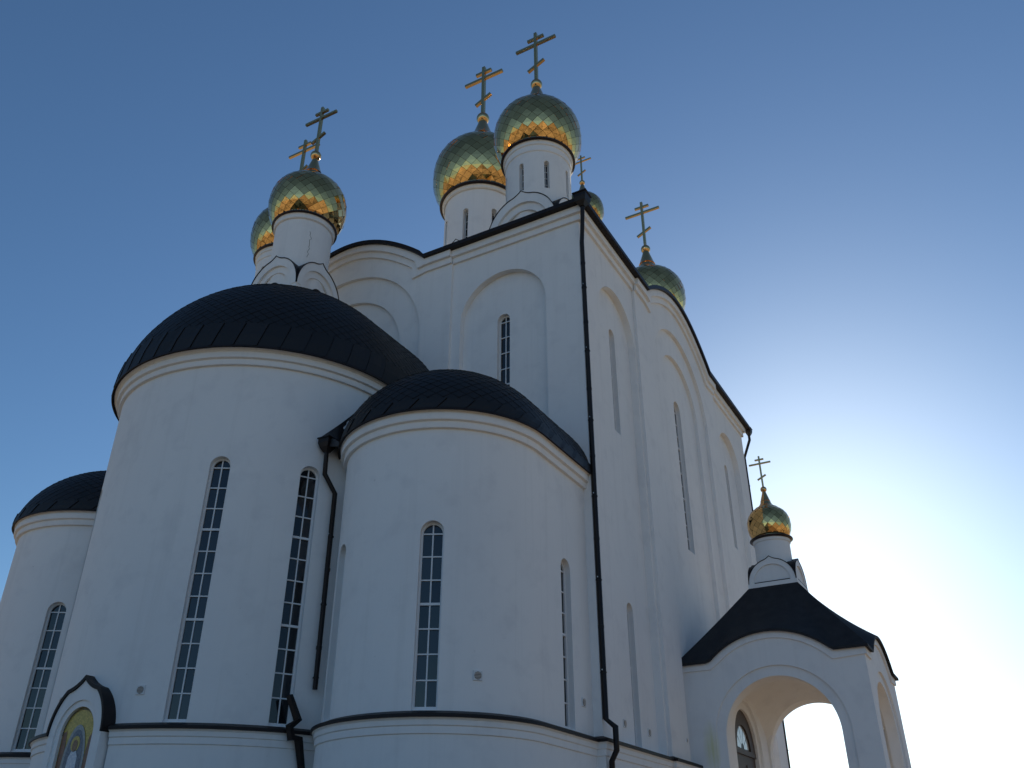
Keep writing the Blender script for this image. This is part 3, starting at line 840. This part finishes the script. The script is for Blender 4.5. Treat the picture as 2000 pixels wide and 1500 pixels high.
downpipe([(.33, -.30, 23.8), (.30, -.27, 23.3), (px_, py_, 22.4), (px_, py_, 5.55), (.37, .04, 5.32), (.37, .04, 4.72), (.21, .04, 4.45), (.21, .04, 0)], .078, (.34, -.32, 24.12, .25), church,
         [(px_, py_, z_, -.1, .12) for z_ in (20.3, 17.6, 14.9, 12.2, 9.5, 6.8)], [(px_, py_, z_) for z_ in (21.4, 18.8, 16.1, 13.6, 10.8, 8.1)])
downpipe([(.28, 21.98, 24.0), (.28, 21.98, 23.45), (-.03, 21.46, 22.2), (-.03, 21.46, 0)], .075, (.28, 21.98, 24.0, .18), church,
         [(-.03, 21.46, z_, 0, -.12) for z_ in (19, 15, 11, 7)], [(-.03, 21.46, z_) for z_ in (20.5, 16.5, 12.5, 8.5)])
def bp(deg, z_, r=BR + .14):
    a = math.radians(deg); return (BX + r * math.sin(a), BY - r * math.cos(a), z_)
hp_ = bp(63.9, 13.15, BR + .22)
downpipe([hp_, bp(64.2, 12.25, BR + .22), bp(68.9, 11.75), bp(69.2, 6.1)], .07, (hp_[0], hp_[1], 13.25, .2), church, [(*bp(69.1, z_), -.08, .1) for z_ in (10.4, 8.4, 6.4)], [bp(69.1, 9.4), bp(69.1, 7.2)])
downpipe([bp(61.3, 5.86, 5.34), bp(63.9, 5.24, 5.50), bp(61.7, 5.07, 5.52), bp(62.5, 4.80, 5.52), bp(65.0, 4.81, 5.42), bp(67.4, 4.0, 5.36), bp(68.6, 3.4, 5.34)], .075, None, church, square=True)

# ------------------------------------------------------------------ round wall vents
def vent(F_, z_, s_=.12, parent=church):
    Mx = F_ @ Matrix.Translation((0, z_, 0))
    v_ = MB(Mx); v_.add([(-s_, -s_, 0), (s_, -s_, 0), (s_, s_, 0), (-s_, s_, 0), (-s_ * .94, -s_ * .94, .03), (s_ * .94, -s_ * .94, .03), (s_ * .94, s_ * .94, .03), (-s_ * .94, s_ * .94, .03)],
                    [(4, 5, 6, 7), (0, 1, 5, 4), (1, 2, 6, 5), (2, 3, 7, 6), (3, 0, 4, 7)])
    vo = v_.build('vent', M_VENT, parent)
    d_ = MB(Mx); n = 20; R_ = s_ * .78
    d_.add([(R_ * math.cos(2 * PI * i / n), R_ * math.sin(2 * PI * i / n), .034) for i in range(n)], [tuple(range(n))]); d_.build('vent_hole', M_VENTD, vo, fix=False)
    for i in range(-2, 3):
        h_ = math.sqrt(max(0, R_ * R_ - (i * R_ * .36) ** 2))
        l_ = MB(Mx); l_.add([(-h_, i * R_ * .36 - .006, .036), (h_, i * R_ * .36 - .006, .036), (h_, i * R_ * .36 + .012, .05), (-h_, i * R_ * .36 + .012, .05)], [(0, 1, 2, 3)]); l_.build('louvre', M_VENT, vo, fix=False)
vent(cyl_frame(SX, SY, SR, 50.5), 5.93); vent(face_frame((SX + SR, -.62, 0), (1, 0, 0)), 5.92); vent(cyl_frame(BX, BY, BR, 19.2), 5.9); vent(cyl_frame(BX, BY, BR, -14), 5.85)
vent(FS(2.25, -RD), 5.74); vent(FS(4.25, -RD), 5.72); vent(FS(6.7, RP), 5.75, .06)

# ------------------------------------------------------------------ icon niche on the great apse
IX, IY, IZ = -11.0, -8.43, 4.98
F_I = face_frame((IX, IY, 0), (0, -1, 0))
O = ogee(1.02, 1.27, end=56, tp=.92); n = len(O)
arcI = lambda hw, zs, top_: [(-hw * math.cos(PI * i / (n - 1)), zs + top_ * math.sin(PI * i / (n - 1))) for i in range(n)]
ni = MB(F_I)
oz = [(a_, IZ - .1 + z_ * 1.07) for a_, z_ in O]
i1 = arcI(.80, IZ - .1, .84); i2 = arcI(.64, IZ - .1, .68)
ni.ring(oz, i1, -.5, 0); ni.ring(i1, i2, -.5, -.05)
for sg in (-1, 1):
    for u0, u1, ww in ((.80, 1.02, 0.0), (.64, .80, -.05)):
        a0, a1 = sorted((sg * u0, sg * u1)); zt = IZ - .098
        ni.add([(a0, 1.2, -.5), (a1, 1.2, -.5), (a1, zt, -.5), (a0, zt, -.5), (a0, 1.2, ww), (a1, 1.2, ww), (a1, zt, ww), (a0, zt, ww)],
               [(4, 5, 6, 7), (0, 4, 7, 3), (1, 2, 6, 5), (0, 1, 5, 4)])
no = ni.build('icon_niche', M_PL, church, smooth=40)
cp = MB(F_I); cp.ring([(a_ * 1.055, z_ + .055 + .04 * (z_ - IZ)) for a_, z_ in oz], [(a_ * 1.002, z_ + .004) for a_, z_ in oz], -.5, .05); cp.build('niche_cap', M_TRIM, no, smooth=40)
def mosaic(c1, c2, sc_=26):
    m = bpy.data.materials.new('mosaic'); m.use_nodes = True
    nn = m.node_tree.nodes; l = m.node_tree.links; b_ = nn['Principled BSDF']; b_.inputs['Roughness'].default_value = .35
    geo = nn.new('ShaderNodeNewGeometry'); vo = nn.new('ShaderNodeTexVoronoi'); vo.inputs['Scale'].default_value = sc_
    l.new(geo.outputs['Position'], vo.inputs['Vector'])
    sp_ = nn.new('ShaderNodeSeparateColor'); l.new(vo.outputs['Color'], sp_.inputs[0])
    mx = nn.new('ShaderNodeMix'); mx.data_type = 'RGBA'; mx.inputs['A'].default_value = (*c1, 1); mx.inputs['B'].default_value = (*c2, 1)
    l.new(sp_.outputs[0], mx.inputs['Factor']); l.new(mx.outputs['Result'], b_.inputs['Base Color'])
    return m
MG = mosaic((.62, .46, .10), (.40, .30, .06)); MP = mosaic((.34, .36, .36), (.22, .24, .26)); MR = mosaic((.66, .68, .72), (.45, .50, .60)); MBr = mosaic((.16, .08, .04), (.28, .15, .07)); MRd = mosaic((.25, .09, .05), (.14, .08, .05)); MBl = mosaic((.07, .09, .14), (.16, .19, .24))
def plate(poly, w_, m_, nm, parent):
    k_ = len(poly); p = MB(F_I)
    p.add([(a_, z_, w_ - .004) for a_, z_ in poly] + [(a_, z_, w_) for a_, z_ in poly], [tuple(range(k_, 2 * k_))] + [(i, (i + 1) % k_, k_ + (i + 1) % k_, k_ + i) for i in range(k_)])
    return p.build(nm, m_, parent)
def ell(cx, cz, rx, rz, n_=28): return [(cx + rx * math.cos(2 * PI * i / n_), cz + rz * math.sin(2 * PI * i / n_)) for i in range(n_)]
apl = [(-.63, 2.4), (.63, 2.4)] + [(.63 * math.cos(PI * i / 20), IZ - .1 + .67 * math.sin(PI * i / 20)) for i in range(21)]
mo_ = plate(apl, -.125, MG, 'mosaic_panel', church)
plate([(-.63, 2.5), (-.46, 2.5), (-.40, 4.6), (-.46, 5.0), (-.60, 4.95)], -.117, MRd, 'mosaic_ground', mo_); plate([(.46, 2.5), (.63, 2.5), (.60, 4.95), (.46, 4.8), (.42, 4.4)], -.117, MRd, 'mosaic_ground', mo_)
plate(ell(0, 4.15, .42, .98), -.111, MP, 'mosaic_mandorla', mo_); plate(ell(0, 4.15, .33, .86), -.105, MBl, 'mosaic_mandorla_core', mo_)
plate([(-.26, 2.6), (.26, 2.6), (.20, 3.7), (.17, 4.35), (.08, 4.5), (-.08, 4.5), (-.17, 4.35), (-.22, 3.7)], -.099, MR, 'mosaic_robe', mo_)
plate(ell(0, 4.66, .17, .19), -.099, MG, 'mosaic_halo', mo_); plate(ell(0, 4.62, .10, .14), -.093, MBr, 'mosaic_head', mo_)
for sg in (-1, 1):
    h1 = plate(ell(sg * .47, 3.85, .12, .15), -.099, MG, 'mosaic_halo', mo_); plate(ell(sg * .47, 3.83, .08, .11), -.093, MBr, 'mosaic_head', mo_)
bd = MB(F_I)
for i in range(56):
    a0, a1 = PI * i / 56, PI * (i + .5) / 56
    bd.add([(r_ * math.cos(q) * 1.0, IZ - .1 + r_ * 1.05 * math.sin(q), -.112) for q, r_ in ((a0, .63), (a1, .63), (a1, .58), (a0, .58))], [(0, 1, 2, 3)])
bd.build('mosaic_border', M_VENTD, mo_)

# ------------------------------------------------------------------ entrance porch on the south side
PX, PY, PH = 3.1, 10.5, 3.1
porch = thing('entrance_porch', 'small white arched porch with dark hipped roof and little golden onion dome', 'porch', (PX, PY, 0))
PZ = 8.36
def pg(c, s0, s1, hw=2.12, rise=.86, n_=22):
    p = [(s0, PZ)]
    R_ = (hw * hw + rise * rise) / (2 * rise); th = math.asin(hw / R_)
    for i in range(n_ + 1):
        a_ = -th + 2 * th * i / n_; a_ = a_ if s1 > s0 else -a_
        p.append((c + R_ * math.sin(a_), PZ + R_ * math.cos(a_) - (R_ - rise)))
    return p + [(s1, PZ)]
x0, x1, y0, y1 = -0.25, 6.2, PY - PH, PY + PH
pw = MB(); pw.box(x0, x1, y0, y1, 0, PZ)
g1 = MB(); g1.prism([(x0 + .3, 7), (x1 - .3, 7)] + [(x1 - .3, PZ - .004)] + [(a_, z_ - .004) for a_, z_ in pg(PX, x1, x0)[1:-1]] + [(x0 + .3, PZ - .004)], y0 , y1, 'y')
g2 = MB(); g2.prism([(y1 - .3, 7), (y0 + .3, 7)] + [(y0 + .3, PZ - .006)] + [(a_, z_ - .006) for a_, z_ in pg(PY, y0, y1)[1:-1]] + [(y1 - .3, PZ - .006)], x0 + .4, x1, 'x')
hol = MB(); NG = 14; vs = []; hx0, hx1, hy0, hy1 = 1.2, 5.75, y0 + .45, y1 - .45
for j in range(NG + 1):
    for i in range(NG + 1):
        xx = hx0 + (hx1 - hx0) * i / NG; yy = hy0 + (hy1 - hy0) * j / NG
        d2 = (xx - (hx0 + hx1) / 2) ** 2 + (yy - PY) ** 2
        vs.append((xx, yy, 4.1 + math.sqrt(4.2 ** 2 - d2)))
m0 = len(vs); vs += [(x_, y_, -1) for x_, y_, z_ in vs]
W1 = NG + 1
fs = [(j * W1 + i, j * W1 + i + 1, (j + 1) * W1 + i + 1, (j + 1) * W1 + i) for j in range(NG) for i in range(NG)]
fs += [(m0 + (j + 1) * W1 + i, m0 + (j + 1) * W1 + i + 1, m0 + j * W1 + i + 1, m0 + j * W1 + i) for j in range(NG) for i in range(NG)]
for i in range(NG):
    fs += [(i + 1, i, m0 + i, m0 + i + 1), (NG * W1 + i, NG * W1 + i + 1, m0 + NG * W1 + i + 1, m0 + NG * W1 + i),
           (i * W1, (i + 1) * W1, m0 + (i + 1) * W1, m0 + i * W1), ((i + 1) * W1 + NG, i * W1 + NG, m0 + i * W1 + NG, m0 + (i + 1) * W1 + NG)]
hol.add(vs, fs)
FPE = face_frame((PX + .07, y0, 0), (0, -1, 0)); FPW = face_frame((PX + .07, y1, 0), (0, 1, 0)); FPS = face_frame((x1, PY, 0), (1, 0, 0)); FPD = face_frame((1.2, PY, 0), (1, 0, 0))
pc = [hol, cutter(FPE, 1.9, -1, 7.7, -1.0, .6, 40), cutter(FPE, 2.24, -1, 8.04, -.08, .7, 44), cutter(FPW, 1.9, -1, 7.7, -1.0, .6, 40), cutter(FPW, 2.24, -1, 8.04, -.08, .7, 44),
      cutter(FPS, 1.9, -1, 7.7, -1.0, .6, 40), cutter(FPS, 2.24, -1, 8.04, -.08, .7, 44), cutter(FPD, 1.75, -1, 7.5, -.10, .5, 36), cutter(FPD, 1.42, -1, 7.2, -.32, .6, 36)]
pme = boolean(pw.mesh('t'), [(g1.mesh('t'), 'UNION'), (g2.mesh('t'), 'UNION')] + [(c.mesh('t'), 'DIFFERENCE') for c in pc])
pme.materials.clear(); pme.materials.append(M_PL)
obj('porch_wall', pme, None, porch, smooth=22)
bnd = MB()
mE = lambda s_, z_, q: (s_, y0 - q, z_); mS = lambda s_, z_, q: (x1 + q, s_, z_); mW = lambda s_, z_, q: (s_, y1 + q, z_)
bnd.add(*strip(pg(PX, x0, x1 + .06), -.27, -.003, mE, -.05, .06)); bnd.add(*strip(pg(PX, x0, x1 + .06), -.27, -.003, mW, -.05, .06)); bnd.add(*strip(pg(PY, y0 + .003, y1 - .003), -.27, -.003, mS, -.05, .06))
bnd.build('porch_cornice', M_PL, porch, smooth=25)
# hipped roof lofted from the curved eaves to the square under the drum
def side_pts(side, n_=36):
    o_ = .17; pts = []
    for i in range(n_ + 1):
        t = i / n_
        if side == 0: s_ = x0 + (x1 + o_ - x0) * t; c = PX; P = lambda z_: (s_, y0 - o_, z_)
        elif side == 1: s_ = (y0 - o_) + (y1 - y0 + 2 * o_) * t; c = PY; P = lambda z_: (x1 + o_, s_, z_)
        else: s_ = x1 + o_ - (x1 + o_ - x0) * t; c = PX; P = lambda z_: (s_, y1 + o_, z_)
        hw, rise = 2.12, .86; R_ = (hw * hw + rise * rise) / (2 * rise); d = abs(s_ - c)
        z_ = PZ + .02 + (math.sqrt(R_ * R_ - d * d) - (R_ - rise) if d < hw else 0)
        pts.append(P(z_))
    return pts
TS, TZ = .9, 11.42
rfm = MB(); NS = 36; K = 8
topc = {0: ((PX - TS, PY - TS), (PX + TS, PY - TS)), 1: ((PX + TS, PY - TS), (PX + TS, PY + TS)), 2: ((PX + TS, PY + TS), (PX - TS, PY + TS))}
for sd in (0, 1, 2):
    bp_ = side_pts(sd); ta, tb = topc[sd]; vs = []
    for j in range(K + 1):
        v_ = j / K
        for i in range(NS + 1):
            b_ = Vector(bp_[i]); t_ = Vector((ta[0] + (tb[0] - ta[0]) * i / NS, ta[1] + (tb[1] - ta[1]) * i / NS, TZ))
            p = b_.lerp(t_, v_); flat = Vector((b_.x, b_.y, PZ + .02)).lerp(t_, v_).z
            p.z = flat + (b_.z - PZ - .02) * (1 - v_) ** 1.6 - .04 * math.sin(PI * v_)
            vs.append(p)
    vs += [Vector(q) - Vector((0, 0, .09)) for q in bp_]
    q0 = (K + 1) * (NS + 1)
    rfm.add(vs, [(j * (NS + 1) + i, j * (NS + 1) + i + 1, (j + 1) * (NS + 1) + i + 1, (j + 1) * (NS + 1) + i) for j in range(K) for i in range(NS)] + [(q0 + i, q0 + i + 1, i + 1, i) for i in range(NS)])
    # soffit under the overhang
    inn = [(x_ + (0.2 if sd == 3 else 0) - (.2 if sd == 1 else 0), y_ + (.2 if sd == 0 else (-.2 if sd == 2 else 0)), z_ - .05) for x_, y_, z_ in bp_]
    rfm.add([Vector(q) - Vector((0, 0, .09)) for q in bp_] + inn, [(i, i + 1, NS + 2 + i, NS + 1 + i) for i in range(NS)])
rfm.build('porch_roof', M_FELT, porch, smooth=35, fix=False)
bs = MB(); bs.box(PX - TS - .03, PX + TS + .03, PY - TS - .03, PY + TS + .03, TZ - .35, TZ + .12); bs.build('drum_base', M_PL, porch)
kokoshniks(PX, PY, TZ + .12, TS - .0, 1.0, .5, porch, trim=.024, inner=1)
dP = drum(PX, PY, 13.42, .41, TZ + .1, porch, 0, r=1.66, rings=(.34, .34))
lp = MB(); lp.lathe([(.66, 13.36), (.80, 13.40), (.84, 13.43), (.83, 13.46), (.70, 13.50), (.60, 13.52)], PX, PY, 48); lp.build('drum_rim', M_BAND, dP, smooth=30)
dome(PX, PY, 13.46, .41, 18, porch)
cross(PX, PY, 13.42 + 5.42 * .41, .44, 1.5, porch)
# wooden door with a fanlight
dr = MB(face_frame((.90, PY, 0), (1, 0, 0)))
def dbar(b_, u0, u1, v0, v1, w0, w1): b_.add([(u0, v0, w0), (u1, v0, w0), (u1, v1, w0), (u0, v1, w0), (u0, v0, w1), (u1, v0, w1), (u1, v1, w1), (u0, v1, w1)], [(0, 3, 2, 1), (4, 5, 6, 7), (0, 1, 5, 4), (1, 2, 6, 5), (2, 3, 7, 6), (3, 0, 4, 7)])
dbar(dr, -1.4, 1.4, 0, 5.62, .0, .06); dbar(dr, -1.4, 1.4, 5.62, 5.80, 0, .12)
for sg in (-1, 1):
    for v0, v1 in ((.4, 2.2), (2.5, 3.6), (3.9, 5.3)):
        a0, a1 = sorted((sg * .15, sg * 1.2)); dbar(dr, a0, a1, v0, v1, .06, .09)
nA = 24
dr.ring([(1.42 * math.cos(PI * i / nA), 5.78 + 1.42 * math.sin(PI * i / nA)) for i in range(nA + 1)], [(.86 * math.cos(PI * i / nA), 5.80 + .86 * math.sin(PI * i / nA)) for i in range(nA + 1)], 0, .10)
do_ = dr.build('door', M_DOOR, porch)
M_FAN = mat('fanlight_glass', (.55, .58, .60), .08, 0.0, spec=.9)
for i in range(5):
    a0, a1 = PI * (i + .06) / 5, PI * (i + .94) / 5; p = MB(face_frame((.90, PY, 0), (1, 0, 0)))
    pl = [(.2 * math.cos(a0), 5.84 + .2 * math.sin(a0)), (.82 * math.cos(a0), 5.84 + .8 * math.sin(a0)), (.82 * math.cos((a0 + a1) / 2), 5.84 + .8 * math.sin((a0 + a1) / 2)), (.82 * math.cos(a1), 5.84 + .8 * math.sin(a1)), (.2 * math.cos(a1), 5.84 + .2 * math.sin(a1))]
    p.add([(a_, z_, .04) for a_, z_ in pl], [(0, 1, 2, 3, 4)]); p.build('fanlight_pane', M_FAN, do_)
fb = MB(face_frame((.90, PY, 0), (1, 0, 0)))
fb.add([(.9 * math.cos(PI * i / nA), 5.8 + .9 * math.sin(PI * i / nA), .03) for i in range(nA + 1)], [tuple(range(nA + 1))]); fb.build('fanlight_frame', M_PIPE, do_)

# ------------------------------------------------------------------ bell tower behind the roofs
TX, TY = -11.1, 26.4
bell = thing('bell_tower', 'golden onion dome and cross of a bell tower showing behind the roof corner', 'tower', (TX, TY, 0))
t_ = MB(); t_.box(TX - 2.6, TX + 2.6, TY - 2.6, TY + 2.6, 0, 38); t_.build('tower_shaft', M_PL, bell)
t_ = MB(); t_.box(TX - 2.9, TX + 2.9, TY - 2.9, TY + 2.9, 38, 38.4); t_.build('tower_cornice', M_PL, bell)
t_ = MB(); t_.add([(TX - 2.9, TY - 2.9, 38.41), (TX + 2.9, TY - 2.9, 38.41), (TX + 2.9, TY + 2.9, 38.41), (TX - 2.9, TY + 2.9, 38.41), (TX - .8, TY - .8, 43.5), (TX + .8, TY - .8, 43.5), (TX + .8, TY + .8, 43.5), (TX - .8, TY + .8, 43.5)],
                  [(0, 1, 5, 4), (1, 2, 6, 5), (2, 3, 7, 6), (3, 0, 4, 7), (4, 5, 6, 7)]); t_.build('tower_roof', M_ROOF, bell)
drum(TX, TY, 47.2, .78, 42.0, bell, 0, rings=(.3, .6))
dome(TX, TY, 47.24, .78, 22, bell, False)
cross(TX, TY, 47.2 + 5.42 * .78, .8, 3.0, bell)
